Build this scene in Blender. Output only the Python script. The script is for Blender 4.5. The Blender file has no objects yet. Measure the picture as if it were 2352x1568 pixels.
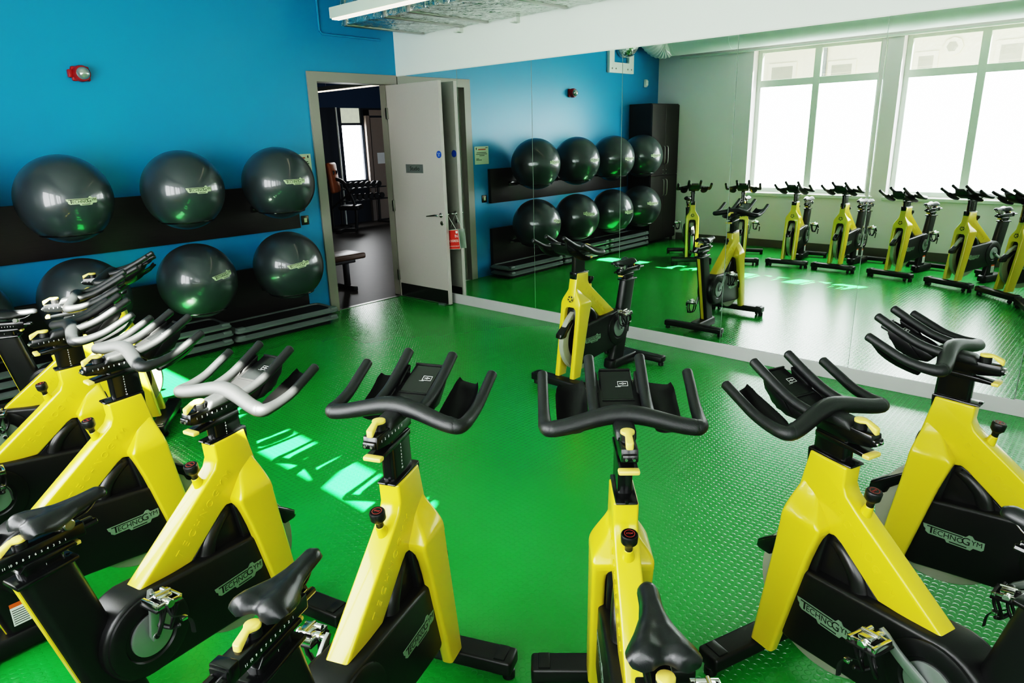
import bpy, bmesh, math, random
from mathutils import Vector, Matrix
random.seed(7)
C = bpy.context.scene.collection
PI = math.pi

# ------------------------------------------------------------------ materials
def srgb(r, g, b):
    f = lambda c: (c/255/12.92) if c/255 <= 0.04045 else ((c/255+0.055)/1.055)**2.4
    return (f(r), f(g), f(b), 1)

def mat(name, col, rough=0.5, metal=0.0, spec=0.5, noise=0.0, nscale=8.0, bump=0.0, bscale=60.0, emit=None, estr=0.0, coat=0.0):
    m = bpy.data.materials.new(name); m.use_nodes = True
    nt = m.node_tree; N = nt.nodes; L = nt.links
    p = N['Principled BSDF']
    p.inputs['Base Color'].default_value = col
    p.inputs['Roughness'].default_value = rough
    p.inputs['Metallic'].default_value = metal
    p.inputs['Specular IOR Level'].default_value = spec
    p.inputs['Coat Weight'].default_value = coat
    p.inputs['Coat Roughness'].default_value = 0.05
    if emit:
        p.inputs['Emission Color'].default_value = emit
        p.inputs['Emission Strength'].default_value = estr
    tc = N.new('ShaderNodeTexCoord')
    if noise > 0:
        t = N.new('ShaderNodeTexNoise'); t.inputs['Scale'].default_value = nscale; t.inputs['Detail'].default_value = 5
        L.new(tc.outputs['Object'], t.inputs['Vector'])
        mx = N.new('ShaderNodeMix'); mx.data_type = 'RGBA'; mx.blend_type = 'MIX'
        mx.inputs[6].default_value = tuple(c*(1-noise) for c in col[:3])+(1,)
        mx.inputs[7].default_value = tuple(min(1, c*(1+noise)) for c in col[:3])+(1,)
        L.new(t.outputs['Fac'], mx.inputs[0]); L.new(mx.outputs[2], p.inputs['Base Color'])
    if bump > 0:
        t = N.new('ShaderNodeTexNoise'); t.inputs['Scale'].default_value = bscale; t.inputs['Detail'].default_value = 3
        L.new(tc.outputs['Object'], t.inputs['Vector'])
        b = N.new('ShaderNodeBump'); b.inputs['Strength'].default_value = bump; b.inputs['Distance'].default_value = 0.002
        L.new(t.outputs['Fac'], b.inputs['Height']); L.new(b.outputs['Normal'], p.inputs['Normal'])
    return m

def floor_mat():
    m = bpy.data.materials.new('green_studded_rubber'); m.use_nodes = True
    nt = m.node_tree; N = nt.nodes; L = nt.links; p = N['Principled BSDF']
    g = N.new('ShaderNodeNewGeometry')
    def vm(op, a, b=None):
        n = N.new('ShaderNodeVectorMath'); n.operation = op
        L.new(a, n.inputs[0])
        if b is not None: n.inputs[1].default_value = b
        return n
    sc = vm('SCALE', g.outputs['Position']); sc.inputs['Scale'].default_value = 1/0.030
    fr = vm('FRACTION', sc.outputs[0]); sb = vm('SUBTRACT', fr.outputs[0], (0.5, 0.5, 0)); ml = vm('MULTIPLY', sb.outputs[0], (1, 1, 0))
    ln = N.new('ShaderNodeVectorMath'); ln.operation = 'LENGTH'; L.new(ml.outputs[0], ln.inputs[0])
    mr = N.new('ShaderNodeMapRange'); mr.interpolation_type = 'SMOOTHSTEP'
    mr.inputs['From Min'].default_value = 0.43; mr.inputs['From Max'].default_value = 0.30
    L.new(ln.outputs['Value'], mr.inputs['Value'])
    b = N.new('ShaderNodeBump'); b.inputs['Strength'].default_value = 0.38; b.inputs['Distance'].default_value = 0.0018
    L.new(mr.outputs[0], b.inputs['Height']); L.new(b.outputs['Normal'], p.inputs['Normal'])
    t = N.new('ShaderNodeTexNoise'); t.inputs['Scale'].default_value = 1.3; t.inputs['Detail'].default_value = 8
    L.new(g.outputs['Position'], t.inputs['Vector'])
    mx = N.new('ShaderNodeMix'); mx.data_type = 'RGBA'
    mx.inputs[6].default_value = srgb(22, 128, 50); mx.inputs[7].default_value = srgb(28, 150, 62)
    L.new(t.outputs['Fac'], mx.inputs[0]); L.new(mx.outputs[2], p.inputs['Base Color'])
    p.inputs['Roughness'].default_value = 0.24; p.inputs['Specular IOR Level'].default_value = 0.75
    return m

def mirror_mat():
    m = bpy.data.materials.new('mirror_glass'); m.use_nodes = True
    N = m.node_tree.nodes; L = m.node_tree.links
    N.remove(N['Principled BSDF'])
    g = N.new('ShaderNodeBsdfAnisotropic') if False else N.new('ShaderNodeBsdfGlossy')
    g.inputs['Color'].default_value = (0.89, 0.94, 0.91, 1); g.inputs['Roughness'].default_value = 0.0
    L.new(g.outputs[0], N['Material Output'].inputs['Surface'])
    return m

def clear_glass():
    m = bpy.data.materials.new('clear_pane'); m.use_nodes = True
    N = m.node_tree.nodes; L = m.node_tree.links; N.remove(N['Principled BSDF'])
    t = N.new('ShaderNodeBsdfTransparent'); t.inputs[0].default_value = (0.95, 0.98, 0.96, 1)
    g = N.new('ShaderNodeBsdfGlossy'); g.inputs['Roughness'].default_value = 0.02
    x = N.new('ShaderNodeMixShader'); x.inputs[0].default_value = 0.06
    L.new(t.outputs[0], x.inputs[1]); L.new(g.outputs[0], x.inputs[2])
    L.new(x.outputs[0], N['Material Output'].inputs['Surface'])
    return m

def wood_dark():
    m = bpy.data.materials.new('dark_wood_grain'); m.use_nodes = True
    N = m.node_tree.nodes; L = m.node_tree.links; p = N['Principled BSDF']
    tc = N.new('ShaderNodeTexCoord'); mp = N.new('ShaderNodeMapping'); mp.inputs['Scale'].default_value = (40, 1.5, 40)
    t = N.new('ShaderNodeTexNoise'); t.inputs['Scale'].default_value = 3; t.inputs['Detail'].default_value = 6
    L.new(tc.outputs['Object'], mp.inputs[0]); L.new(mp.outputs[0], t.inputs['Vector'])
    mx = N.new('ShaderNodeMix'); mx.data_type = 'RGBA'
    mx.inputs[6].default_value = srgb(24, 21, 21); mx.inputs[7].default_value = srgb(46, 40, 39)
    L.new(t.outputs['Fac'], mx.inputs[0]); L.new(mx.outputs[2], p.inputs['Base Color'])
    p.inputs['Roughness'].default_value = 0.45
    return m

M = dict(
    blue=mat('blue_wall_paint', srgb(0, 134, 176), 0.34, noise=0.03, nscale=2.0, bump=0.12, bscale=160),
    white=mat('white_wall_paint', srgb(232, 236, 230), 0.6, noise=0.02, nscale=2.0, bump=0.08, bscale=150),
    wwall=mat('grey_green_wall_paint', srgb(234, 226, 228), 0.6, noise=0.03, nscale=2.0, bump=0.08, bscale=150),
    ceil=mat('ceiling_paint', srgb(205, 210, 202), 0.8, noise=0.02),
    skirt=mat('taupe_skirting', srgb(104, 98, 90), 0.6, noise=0.05),
    mskirt=mat('pale_plinth', srgb(186, 182, 184), 0.5, noise=0.04),
    floor=floor_mat(), mirror=mirror_mat(), glass=clear_glass(), wood=wood_dark(), frosted_glow_dim=mat('dim_glowing_frosted_pane', srgb(235, 240, 240), 0.5, noise=0.02, emit=(0.97, 0.985, 1.0, 1), estr=7.0),  # last entry: dimmer copy of the pane glow, for windows without sun
    seam=mat('mirror_edge', srgb(130, 145, 135), 0.15, spec=0.8, noise=0.1),
    frosted_glow=mat('glowing_frosted_pane', srgb(235, 240, 240), 0.5, noise=0.02, emit=(0.97, 0.985, 1.0, 1), estr=16.0),  # daylight through the film is put in as even pane emission
    wframe=mat('window_frame_paint', srgb(200, 210, 200), 0.4, noise=0.02),
    dframe=mat('door_frame_paint', srgb(142, 138, 130), 0.45, noise=0.04, nscale=3),
    door=mat('grey_door_laminate', srgb(176, 168, 164), 0.5, noise=0.03, nscale=40),
    kick=mat('black_kick_plate', srgb(30, 33, 31), 0.18, spec=0.6, noise=0.1),
    steel=mat('brushed_steel', srgb(170, 170, 165), 0.3, 1.0, noise=0.08, nscale=30),
    chrome=mat('chrome', srgb(215, 215, 212), 0.18, 1.0, noise=0.06, nscale=50),
    alu=mat('satin_aluminium', srgb(150, 154, 152), 0.42, 0.7, noise=0.05, nscale=20),
    yellow=mat('yellow_frame_paint', srgb(202, 182, 42), 0.30, spec=0.5, noise=0.03, nscale=4, coat=0.35),
    yellowl=mat('yellow_lever_plastic', srgb(216, 192, 96), 0.4, noise=0.03),
    emboss=mat('yellow_embossing', srgb(222, 205, 40), 0.3, noise=0.03),
    black=mat('satin_black_plastic', srgb(22, 22, 23), 0.38, noise=0.15, nscale=20, bump=0.08, bscale=300),
    gloss=mat('gloss_black_metal', srgb(16, 17, 18), 0.2, spec=0.6, noise=0.1),
    foam=mat('textured_grip', srgb(27, 28, 29), 0.42, noise=0.15, nscale=60, bump=0.35, bscale=700),
    leather=mat('black_saddle_vinyl', srgb(26, 27, 29), 0.34, noise=0.1, nscale=30, bump=0.15, bscale=500),
    inner=mat('dark_cover_plastic', srgb(30, 30, 30), 0.3, noise=0.1),
    wheel=mat('flywheel_grey', srgb(158, 158, 146), 0.5, 0.25, noise=0.06, nscale=25),
    logo=mat('silver_green_logo', srgb(132, 152, 134), 0.35, 0.3, noise=0.05),
    logod=mat('logo_dark_print', srgb(18, 24, 20), 0.5, noise=0.05),
    stick=mat('pale_green_sticker', srgb(172, 190, 150), 0.5, noise=0.04),
    white_p=mat('white_print', srgb(228, 230, 228), 0.5, noise=0.03),
    red=mat('red_plastic', srgb(150, 26, 30), 0.35, noise=0.05),
    knobred=mat('dull_red_print', srgb(150, 52, 44), 0.4, noise=0.04), redp=mat('red_card', srgb(190, 58, 46), 0.5, noise=0.04),
    orange=mat('orange_print', srgb(214, 96, 40), 0.5, noise=0.05),
    lens=mat('clear_lens', srgb(170, 175, 170), 0.08, 0.6, noise=0.2, nscale=30),
    ball=mat('anthracite_ball_vinyl', srgb(52, 58, 62), 0.32, spec=0.5, noise=0.05, nscale=3, coat=0.7),
    step=mat('grey_step_plastic', srgb(98, 106, 104), 0.45, noise=0.06, nscale=20, bump=0.1, bscale=200),
    rubber=mat('black_rubber', srgb(24, 25, 25), 0.6, noise=0.1, nscale=30, bump=0.25, bscale=250),
    signblue=mat('blue_sign', srgb(20, 80, 165), 0.35, noise=0.03),
    paper=mat('pale_paper', srgb(196, 208, 182), 0.7, noise=0.03),
    ink=mat('dark_ink', srgb(50, 54, 48), 0.7, noise=0.05),
    redink=mat('red_ink', srgb(176, 88, 62), 0.7, noise=0.05),
    socket=mat('dark_socket_plate', srgb(60, 56, 44), 0.25, 0.6, noise=0.2),
    wplast=mat('white_plastic', srgb(218, 222, 214), 0.4, noise=0.03),
    lightbody=mat('white_luminaire', srgb(206, 212, 200), 0.45, noise=0.03),
    tube_=mat('warm_diffuser', srgb(255, 225, 190), 0.5, noise=0.02, emit=(1.0, 0.84, 0.64, 1), estr=3.0),
    foil=mat('foil_insulation', srgb(205, 210, 205), 0.12, 1.0, noise=0.25, nscale=5, bump=1.0, bscale=9),
    pipe=mat('pale_spiral_duct', srgb(196, 206, 196), 0.4, 0.0, noise=0.04),
    flex=mat('white_flexible_duct', srgb(206, 212, 204), 0.3, 0.2, noise=0.06, bump=0.8, bscale=25),
    facade=mat('cream_render', srgb(230, 224, 205), 0.9, noise=0.05, nscale=3),
    roof=mat('slate_roof', srgb(120, 124, 128), 0.8, noise=0.2, nscale=14),
    fwin=mat('facade_window_grey', srgb(150, 148, 138), 0.3, noise=0.1),
    dkfloor=mat('dark_gym_floor', srgb(52, 44, 37), 0.45, noise=0.25, nscale=8),
    dblue=mat('deep_blue_wall', srgb(14, 62, 92), 0.6, noise=0.05),
    navy=mat('navy_wall', srgb(20, 36, 52), 0.6, noise=0.06),
    gceil=mat('grey_ceiling', srgb(110, 110, 104), 0.8, noise=0.05),
    pdoor=mat('taupe_door', srgb(150, 136, 126), 0.5, noise=0.04),
    tan=mat('orange_upholstery', srgb(150, 88, 40), 0.45, noise=0.15, nscale=12),
    leaf=mat('glowing_foliage_glimpse', srgb(160, 165, 130), 0.8, noise=0.7, nscale=9, emit=(0.7, 0.75, 0.6, 1), estr=0.7),  # daylight on the leaves put in as weak emission
    benchv=mat('brown_bench_vinyl', srgb(84, 62, 46), 0.35, noise=0.1),
)

for n_ in M['foil'].node_tree.nodes:
    if n_.type == 'BUMP': n_.inputs['Distance'].default_value = 0.03
    if n_.type == 'TEX_NOISE' and n_.inputs['Scale'].default_value > 8: n_.inputs['Detail'].default_value = 5; n_.inputs['Distortion'].default_value = 1.2

# ------------------------------------------------------------------ mesh builder
class MB:
    def __init__(s): s.bm = bmesh.new(); s.mi = 0
    def _merge(s, t, xf=None):
        for f in t.faces: f.material_index = s.mi
        if xf is not None: bmesh.ops.transform(t, matrix=xf, verts=t.verts)
        me = bpy.data.meshes.new('tmp'); t.to_mesh(me); t.free()
        s.bm.from_mesh(me); bpy.data.meshes.remove(me)
    def _bev(s, t, bev, seg=2, ang=0.5):
        if bev > 0:
            es = [e for e in t.edges if len(e.link_faces) == 2 and e.calc_face_angle(0) > ang]
            bmesh.ops.bevel(t, geom=es, offset=bev, segments=seg, affect='EDGES', profile=0.5, clamp_overlap=True)
    def box(s, x0, x1, y0, y1, z0, z1, bev=0.0, xf=None, seg=2):
        t = bmesh.new(); bmesh.ops.create_cube(t, size=1)
        bmesh.ops.scale(t, vec=(abs(x1-x0), abs(y1-y0), abs(z1-z0)), verts=t.verts)
        bmesh.ops.translate(t, vec=((x0+x1)/2, (y0+y1)/2, (z0+z1)/2), verts=t.verts)
        s._bev(t, bev, seg); s._merge(t, xf); return s
    def prism(s, pts, y0, y1, bev=0.0, xf=None, seg=2, ang=0.5):
        """pts: (x, z) outline extruded along y"""
        t = bmesh.new()
        a = [t.verts.new((x, y0, z)) for x, z in pts]; b = [t.verts.new((x, y1, z)) for x, z in pts]
        n = len(pts); t.faces.new(a); t.faces.new(b[::-1])
        for i in range(n): t.faces.new((a[i], b[i], b[(i+1) % n], a[(i+1) % n]))
        bmesh.ops.recalc_face_normals(t, faces=t.faces)
        s._bev(t, bev, seg, ang); s._merge(t, xf); return s
    def loft(s, rings, cap=True, closed=True, xf=None):
        t = bmesh.new(); vs = [[t.verts.new(p) for p in r] for r in rings]; n = len(rings[0])
        for i in range(len(vs)-1):
            for j in range(n if closed else n-1):
                t.faces.new((vs[i][j], vs[i][(j+1) % n], vs[i+1][(j+1) % n], vs[i+1][j]))
        if cap: t.faces.new(vs[0][::-1]); t.faces.new(vs[-1])
        bmesh.ops.recalc_face_normals(t, faces=t.faces); s._merge(t, xf); return s
    def tube(s, path, r, seg=12, smooth=0, flat=1.0, round_end=True, xf=None):
        P = [Vector(p) for p in path]; R = r if isinstance(r, (list, tuple)) else [r]*len(P)
        if smooth:
            Q, RR = [], []
            for i in range(len(P)-1):
                p0 = P[max(i-1, 0)]; p1 = P[i]; p2 = P[i+1]; p3 = P[min(i+2, len(P)-1)]
                for k in range(smooth):
                    u = k/smooth
                    Q.append(0.5*((2*p1)+(p2-p0)*u+(2*p0-5*p1+4*p2-p3)*u*u+(3*p1-p0-3*p2+p3)*u**3)); RR.append(R[i]*(1-u)+R[i+1]*u)
            Q.append(P[-1]); RR.append(R[-1]); P, R = Q, RR
        T = [(P[min(i+1, len(P)-1)]-P[max(i-1, 0)]).normalized() for i in range(len(P))]
        up = Vector((0, 0, 1)) if abs(T[0].z) < 0.9 else Vector((1, 0, 0))
        u = (up-T[0]*up.dot(T[0])).normalized(); rings = []
        def ring(c, u, v, r): return [c+(u*math.sin(2*PI*k/seg)*flat+v*math.cos(2*PI*k/seg))*r for k in range(seg)]
        for i, p in enumerate(P):
            u = (u-T[i]*u.dot(T[i])).normalized(); v = T[i].cross(u)
            if i == 0 and round_end:
                for q in (0.25, 0.7, 0.93): rings.append(ring(p-T[0]*R[0]*(1-q)*0.6, u, v, R[0]*math.sqrt(1-(1-q)**2)))
            rings.append(ring(p, u, v, R[i]))
            if i == len(P)-1 and round_end:
                for q in (0.93, 0.7, 0.25): rings.append(ring(p+T[i]*R[i]*(1-q)*0.6, u, v, R[i]*math.sqrt(1-(1-q)**2)))
        return s.loft(rings, xf=xf)
    def lathe(s, prof, seg=24, xf=None):
        """prof: (r, z); closed with caps when r is 0"""
        t = bmesh.new(); rows = []
        for r, z in prof:
            if r < 1e-6: rows.append([t.verts.new((0, 0, z))])
            else: rows.append([t.verts.new((r*math.cos(2*PI*k/seg), r*math.sin(2*PI*k/seg), z)) for k in range(seg)])
        for a, b in zip(rows, rows[1:]):
            for k in range(seg):
                k2 = (k+1) % seg
                if len(a) == 1 and len(b) == 1: continue
                if len(a) == 1: t.faces.new((a[0], b[k], b[k2]))
                elif len(b) == 1: t.faces.new((a[k], a[k2], b[0]))
                else: t.faces.new((a[k], a[k2], b[k2], b[k]))
        bmesh.ops.recalc_face_normals(t, faces=t.faces); s._merge(t, xf); return s
    def cyl(s, c, axis, r, h, seg=24, bev=0.0):
        xf = Matrix.Translation(c) @ Vector((0, 0, 1)).rotation_difference(Vector(axis)).to_matrix().to_4x4()
        b = min(bev, r*0.5, h*0.45)
        prof = [(0, -h/2), (r-b, -h/2), (r, -h/2+b), (r, h/2-b), (r-b, h/2), (0, h/2)] if b else [(0, -h/2), (r, -h/2), (r, h/2), (0, h/2)]
        return s.lathe(prof, seg, xf)
    def text(s, body, xf, size, depth=0.0006, space=1.0, align='CENTER'):
        me = text_mesh(body, depth/size, space, align); t = bmesh.new(); t.from_mesh(me)
        bmesh.ops.scale(t, vec=(size, size, size), verts=t.verts); s._merge(t, xf); return s
    def build(s, name, mats, parent=None, smooth=True, ang=38, loc=None):
        me = bpy.data.meshes.new(name); s.bm.to_mesh(me); s.bm.free()
        for m in (mats if isinstance(mats, (list, tuple)) else [mats]): me.materials.append(M[m])
        if smooth:
            me.polygons.foreach_set('use_smooth', [True]*len(me.polygons)); me.set_sharp_from_angle(angle=math.radians(ang))
        o = bpy.data.objects.new(name, me); C.objects.link(o)
        if parent: o.parent = parent
        if loc: o.location = loc
        return o

_txt = {}
def text_mesh(body, depth, space, align):
    k = (body, round(depth, 4), space, align)
    if k not in _txt:
        cu = bpy.data.curves.new('txt', 'FONT'); cu.body = body; cu.extrude = depth; cu.align_x = align; cu.align_y = 'CENTER'
        cu.space_character = space; cu.resolution_u = 3
        o = bpy.data.objects.new('txt', cu); C.objects.link(o)
        dg = bpy.context.evaluated_depsgraph_get()
        _txt[k] = bpy.data.meshes.new_from_object(o.evaluated_get(dg))
        bpy.data.objects.remove(o); bpy.data.curves.remove(cu)
    return _txt[k]

def frame_xf(o, u, v):
    """matrix taking text-plane x to u, y to v, at o"""
    u = Vector(u).normalized(); v = Vector(v).normalized(); w = u.cross(v).normalized(); v = w.cross(u)
    return Matrix(((u.x, v.x, w.x, o[0]), (u.y, v.y, w.y, o[1]), (u.z, v.z, w.z, o[2]), (0, 0, 0, 1)))

def thing(name, label, cat, loc=(0, 0, 0), rz=0.0, group=None):
    o = bpy.data.objects.new(name, None); C.objects.link(o); o.empty_display_size = 0.1
    o.location = loc; o.rotation_euler = (0, 0, rz); return tag(o, label, cat, group)
def tag(o, label, cat, group=None):
    o['label'] = label; o['category'] = cat
    if group: o['group'] = group
    return o
def struct(o): o['kind'] = 'structure'; return o
def dup(root):
    r = root.copy(); C.objects.link(r)
    for ch in list(root.children):
        c = ch.copy(); C.objects.link(c); c.parent = r
        for g in ch.children:
            d = g.copy(); C.objects.link(d); d.parent = c
    return r

# the maker's logo as flat pieces: (outline plate, letters) in a 1-wide box, x 0..1, y about 0
PLATE = [(0, .10), (.70, .10), (.745, .155), (.80, .155), (.84, .10), (1, .10), (1, -.04), (.965, -.075), (.84, -.075), (.80, -.135), (.42, -.135), (.385, -.085), (.11, -.085), (.055, -.045), (.055, .0), (.02, .03)]
def logo_pieces(mb, xf, w, d=0.0012):
    """plate then dark lettering with overlines; material slots 0 plate, 1 print"""
    S = Matrix.Diagonal((w, w, 1, 1)); K = xf @ S @ Matrix.Translation((-.5, 0, 0))
    t = bmesh.new()
    a = [t.verts.new((x, y, 0)) for x, y in PLATE]; b = [t.verts.new((x, y, d)) for x, y in PLATE]; n = len(a)
    t.faces.new(b)
    for i in range(n): t.faces.new((a[i], a[(i+1) % n], b[(i+1) % n], b[i]))
    mb.mi = 0; mb._merge(t, K); mb.mi = 1
    def put(s, x, y, sz, sp=1.0): mb.text(s, K @ Matrix.Translation((x, y, d)), sz, 0.0006/w*0+0.0004, sp, 'LEFT')
    def bar(x0, x1, y0, y1): mb.box(x0, x1, y0, y1, d, d+0.0004, xf=K)
    bar(.075, .66, .062, .082)                      # long top stroke of the first letter
    bar(.135, .165, -.055, .07)                     # its stem
    put('ECHNO', .180, -.008, .142, 1.0)
    put('G', .640, .012, .205); put('YM', .795, .028, .130, 1.0)
    bar(.46, .74, -.112, -.092)                     # lower stroke under the big letter
    mb.mi = 0

# ------------------------------------------------------------------ camera
cam = bpy.data.cameras.new('camera'); co = bpy.data.objects.new('camera', cam); C.objects.link(co)
yaw, pit, rol, fpx = 0.748946, -0.291331, -0.028633, 1576.07
fw = Vector((-math.sin(yaw)*math.cos(pit), math.cos(yaw)*math.cos(pit), math.sin(pit)))
r0 = Vector((math.cos(yaw), math.sin(yaw), 0)); u0 = r0.cross(fw)
rr = math.cos(rol)*r0+math.sin(rol)*u0; uu = -math.sin(rol)*r0+math.cos(rol)*u0
co.matrix_world = Matrix(((rr.x, uu.x, -fw.x, 6.39332), (rr.y, uu.y, -fw.y, -5.12061), (rr.z, uu.z, -fw.z, 1.79072), (0, 0, 0, 1)))
cam.sensor_width = 36; cam.lens = fpx/2352*36; cam.clip_start = 0.02; cam.clip_end = 200
bpy.context.scene.camera = co

# ------------------------------------------------------------------ room shell
LY = -5.525; XR = 9.4; ZC = 3.4; FX0 = -7.0
def sbox(name, m, *b, bev=0.0):
    return struct(MB().box(*b, bev=bev).build(name, m, smooth=False))
struct(MB().box(0, XR, LY, 0, -0.1, 0).build('floor', 'floor', smooth=False))
sbox('ceiling', 'ceil', -0.15, XR+.15, LY-.3, 0.15, ZC, ZC+.1)
wl = MB()
wl.box(-.15, 0, LY-.3, -1.075, 0, ZC); wl.box(-.15, 0, -1.075, -.05, 2.41, ZC); wl.box(-.15, 0, -.05, .12, 0, ZC)
struct(wl.build('wall_left', 'blue', smooth=False))
sbox('wall_back', 'white', 0, XR, 0.0, 0.12, 0, ZC)
sbox('wall_right', 'white', XR, XR+.15, LY-.3, .12, 0, ZC)
# window wall: four openings
OP = [(1.621, 3.39), (3.58, 5.35), (5.54, 7.31), (7.50, 9.27)]
ZS, ZT = 0.82, 2.92
ww = MB(); xs = [0]+[v for o in OP for v in o]+[XR]
for i in range(0, len(xs), 2): ww.box(xs[i], xs[i+1], LY-.3, LY, 0, ZC)
for a, b in OP: ww.box(a, b, LY-.3, LY, 0, ZS); ww.box(a, b, LY-.3, LY, ZT, ZC)
struct(ww.build('wall_front', 'wwall', smooth=False))
sbox('baseboard_front', 'skirt', 0.44, XR, LY, LY+.016, 0, .12, bev=.004)
sbox('baseboard_back', 'mskirt', .0, XR, -.022, 0, 0, .106, bev=.003)
for i, (a, b) in enumerate(OP):
    w = thing('window_%d' % (i+1), '', ''); del w['label']; del w['category']; struct(w); w.location = ((a+b)/2, LY-.2, ZS)
    ox, oy = (a+b)/2, LY-.2
    f = MB(); z0, z1 = ZS+.02, ZT; y0, y1 = -.035, .035; h = (b-a)/2
    f.box(-h, -h+.065, y0, y1, z0-ZS, z1-ZS, .004); f.box(h-.065, h, y0, y1, z0-ZS, z1-ZS, .004)
    f.box(-h+.06, h-.06, y0+.002, y1-.002, z0-ZS, z0-ZS+.06, .004); f.box(-h+.06, h-.06, y0+.002, y1-.002, z1-ZS-.05, z1-ZS, .004)
    f.box(-.048, .048, y0+.001, y1-.001, z0-ZS+.01, z1-ZS-.01, .004); f.box(-h+.06, h-.06, y0+.004, y1-.004, 2.385-ZS, 2.485-ZS, .004)
    f.build('window_frame', 'wframe', w, smooth=False)
    for sx in (-1, 1):
        x0, x1 = sorted((sx*.048, sx*(h-.065)))
        MB().box(x0, x1, -.006, .006, 2.485-ZS, z1-ZS-.05).build('clear_pane' if i < 2 else 'glowing_frosted_pane', 'glass' if i < 2 else 'frosted_glow_dim', w, smooth=False)  # unseen windows get opaque glowing upper panes, added to keep sun out
        MB().box(x0, x1, -.006, .006, z0-ZS+.06, 2.385-ZS).build('glowing_frosted_pane', 'frosted_glow' if i < 2 else 'frosted_glow_dim', w, smooth=False)
    MB().box(-h-.03, h+.03, -.02, .235, -.03, .015, .006).build('window_sill', 'wplast', w, smooth=False)

# mirror panels
mg = 'mirror panels along the white wall'
order = ['first from the blue wall, behind the open door', 'second from the blue wall, beside the open door', 'third from the blue wall, reflecting most of the exercise balls',
         'fourth from the blue wall, reflecting the dark locker', 'fifth from the blue wall, reflecting the left window', 'sixth from the blue wall, reflecting the right window', 'seventh from the blue wall, past the right edge of the photo']
edges = [0.0]+[0.983+.998*k for k in range(8)]
for k in range(7):
    a, b = edges[k], edges[k+1]
    o = MB().box(0, b-a-.005, -.006, 0, 0, 2.446-.106).build('mirror_panel', 'mirror', smooth=False)
    e = MB(); e.box(b-a-.0045, b-a-.0015, -.0075, 0, 0, 2.34).build('polished_edge', 'seam', o, smooth=False)
    o.location = (a, -.0015-.006*(k == 5), .106)
    if k == 5: o.rotation_euler.z = -.006
    tag(o, 'tall wall mirror panel, '+order[k], 'mirror', mg)
sbox('trim_1', 'wplast', 0, XR, -.009, 0, 2.446, 2.456)
# door frame (right jamb beside the mirror) and lining
df = MB()
df.prism([(-1.129, 0), (-1.129, 2.458), (-.012, 2.458), (-.012, 0), (-.10, 0), (-.10, 2.362), (-1.023, 2.362), (-1.023, 0)], -.022, .16, .003, xf=Matrix.Rotation(PI/2, 4, 'Z'))
df.box(-.16, -.06, -1.023, -1.005, 0, 2.362); df.box(-.16, -.06, -.118, -.10, 0, 2.362)
struct(df.build('trim_2', 'dframe', smooth=False))
sbox('trim_3', 'steel', -.05, .0, -1.02, -.1, 0, .004)

# ------------------------------------------------------------------ open door
dr = thing('door_1', '', ''); del dr['label']; del dr['category']; struct(dr); dr.location = (.0, -.155, 0); dr.rotation_euler.z = math.radians(1.2)
MB().box(.0, .834, 0, .045, .008, 2.35, .002).build('door_leaf', 'door', dr, smooth=False)
MB().box(.02, .815, -.002, .047, .012, .165).build('kick_plate', 'kick', dr, smooth=False)
MB().box(.8335, .8355, .01, .035, .80, 1.10).build('lock_plate', 'steel', dr, smooth=False)
for s in (-1, 1):
    h = MB(); y = 0 if s < 0 else .045
    h.cyl((.777, y+s*.006, .99), (0, 1, 0), .026, .012, bev=.003); h.cyl((.777, y+s*.03, .99), (0, 1, 0), .009, .05)
    h.tube([(.777, y+s*.055, .99), (.74, y+s*.058, .992), (.68, y+s*.058, .985), (.60, y+s*.056, .975)], [.011, .011, .009, .006], smooth=4)
    h.build('door_handle', 'chrome', dr)
    k = MB(); k.cyl((.785, y+s*.005, .905), (0, 1, 0), .024, .01, bev=.002); k.mi = 1; k.box(.781, .789, y+s*.0105-.001, y+s*.0105+.001, .89, .91); k.build('keyhole_escutcheon', ['chrome', 'black'], dr)
pl = MB(); pl.box(.255, .533, -.006, 0, 1.428, 1.52, .001); pl.box(.255, .275, -.008, 0, 1.428, 1.52, .001); pl.mi = 1
pl.text('Studio', frame_xf((.40, -.0065, 1.474), (1, 0, 0), (0, 0, 1)), .062); pl.build('room_sign', ['alu', 'ink'], dr, smooth=False)
bs = MB(); bs.cyl((.793, -.0015, 1.622), (0, 1, 0), .037, .003, 32); bs.mi = 1
for dz, tx in ((.012, 'Fire door'), (-.002, 'keep'), (-.015, 'shut')): bs.text(tx, frame_xf((.793, -.0035, 1.622+dz), (1, 0, 0), (0, 0, 1)), .012, .0002)
bs.build('safety_sign', ['signblue', 'white_p'], dr)
bs = MB(); bs.cyl((.793, .0465, 1.622), (0, 1, 0), .037, .003, 32); bs.build('safety_sign', 'signblue', dr)
cl = MB(); cl.box(-.004, .02, -.03, -.004, 1.0, 1.12, .004); cl.box(-.004, .02, -.03, -.004, .2, .32, .004); cl.box(-.004, .02, -.03, -.004, 2.0, 2.12, .004); cl.build('hinge', 'steel', dr)
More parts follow.
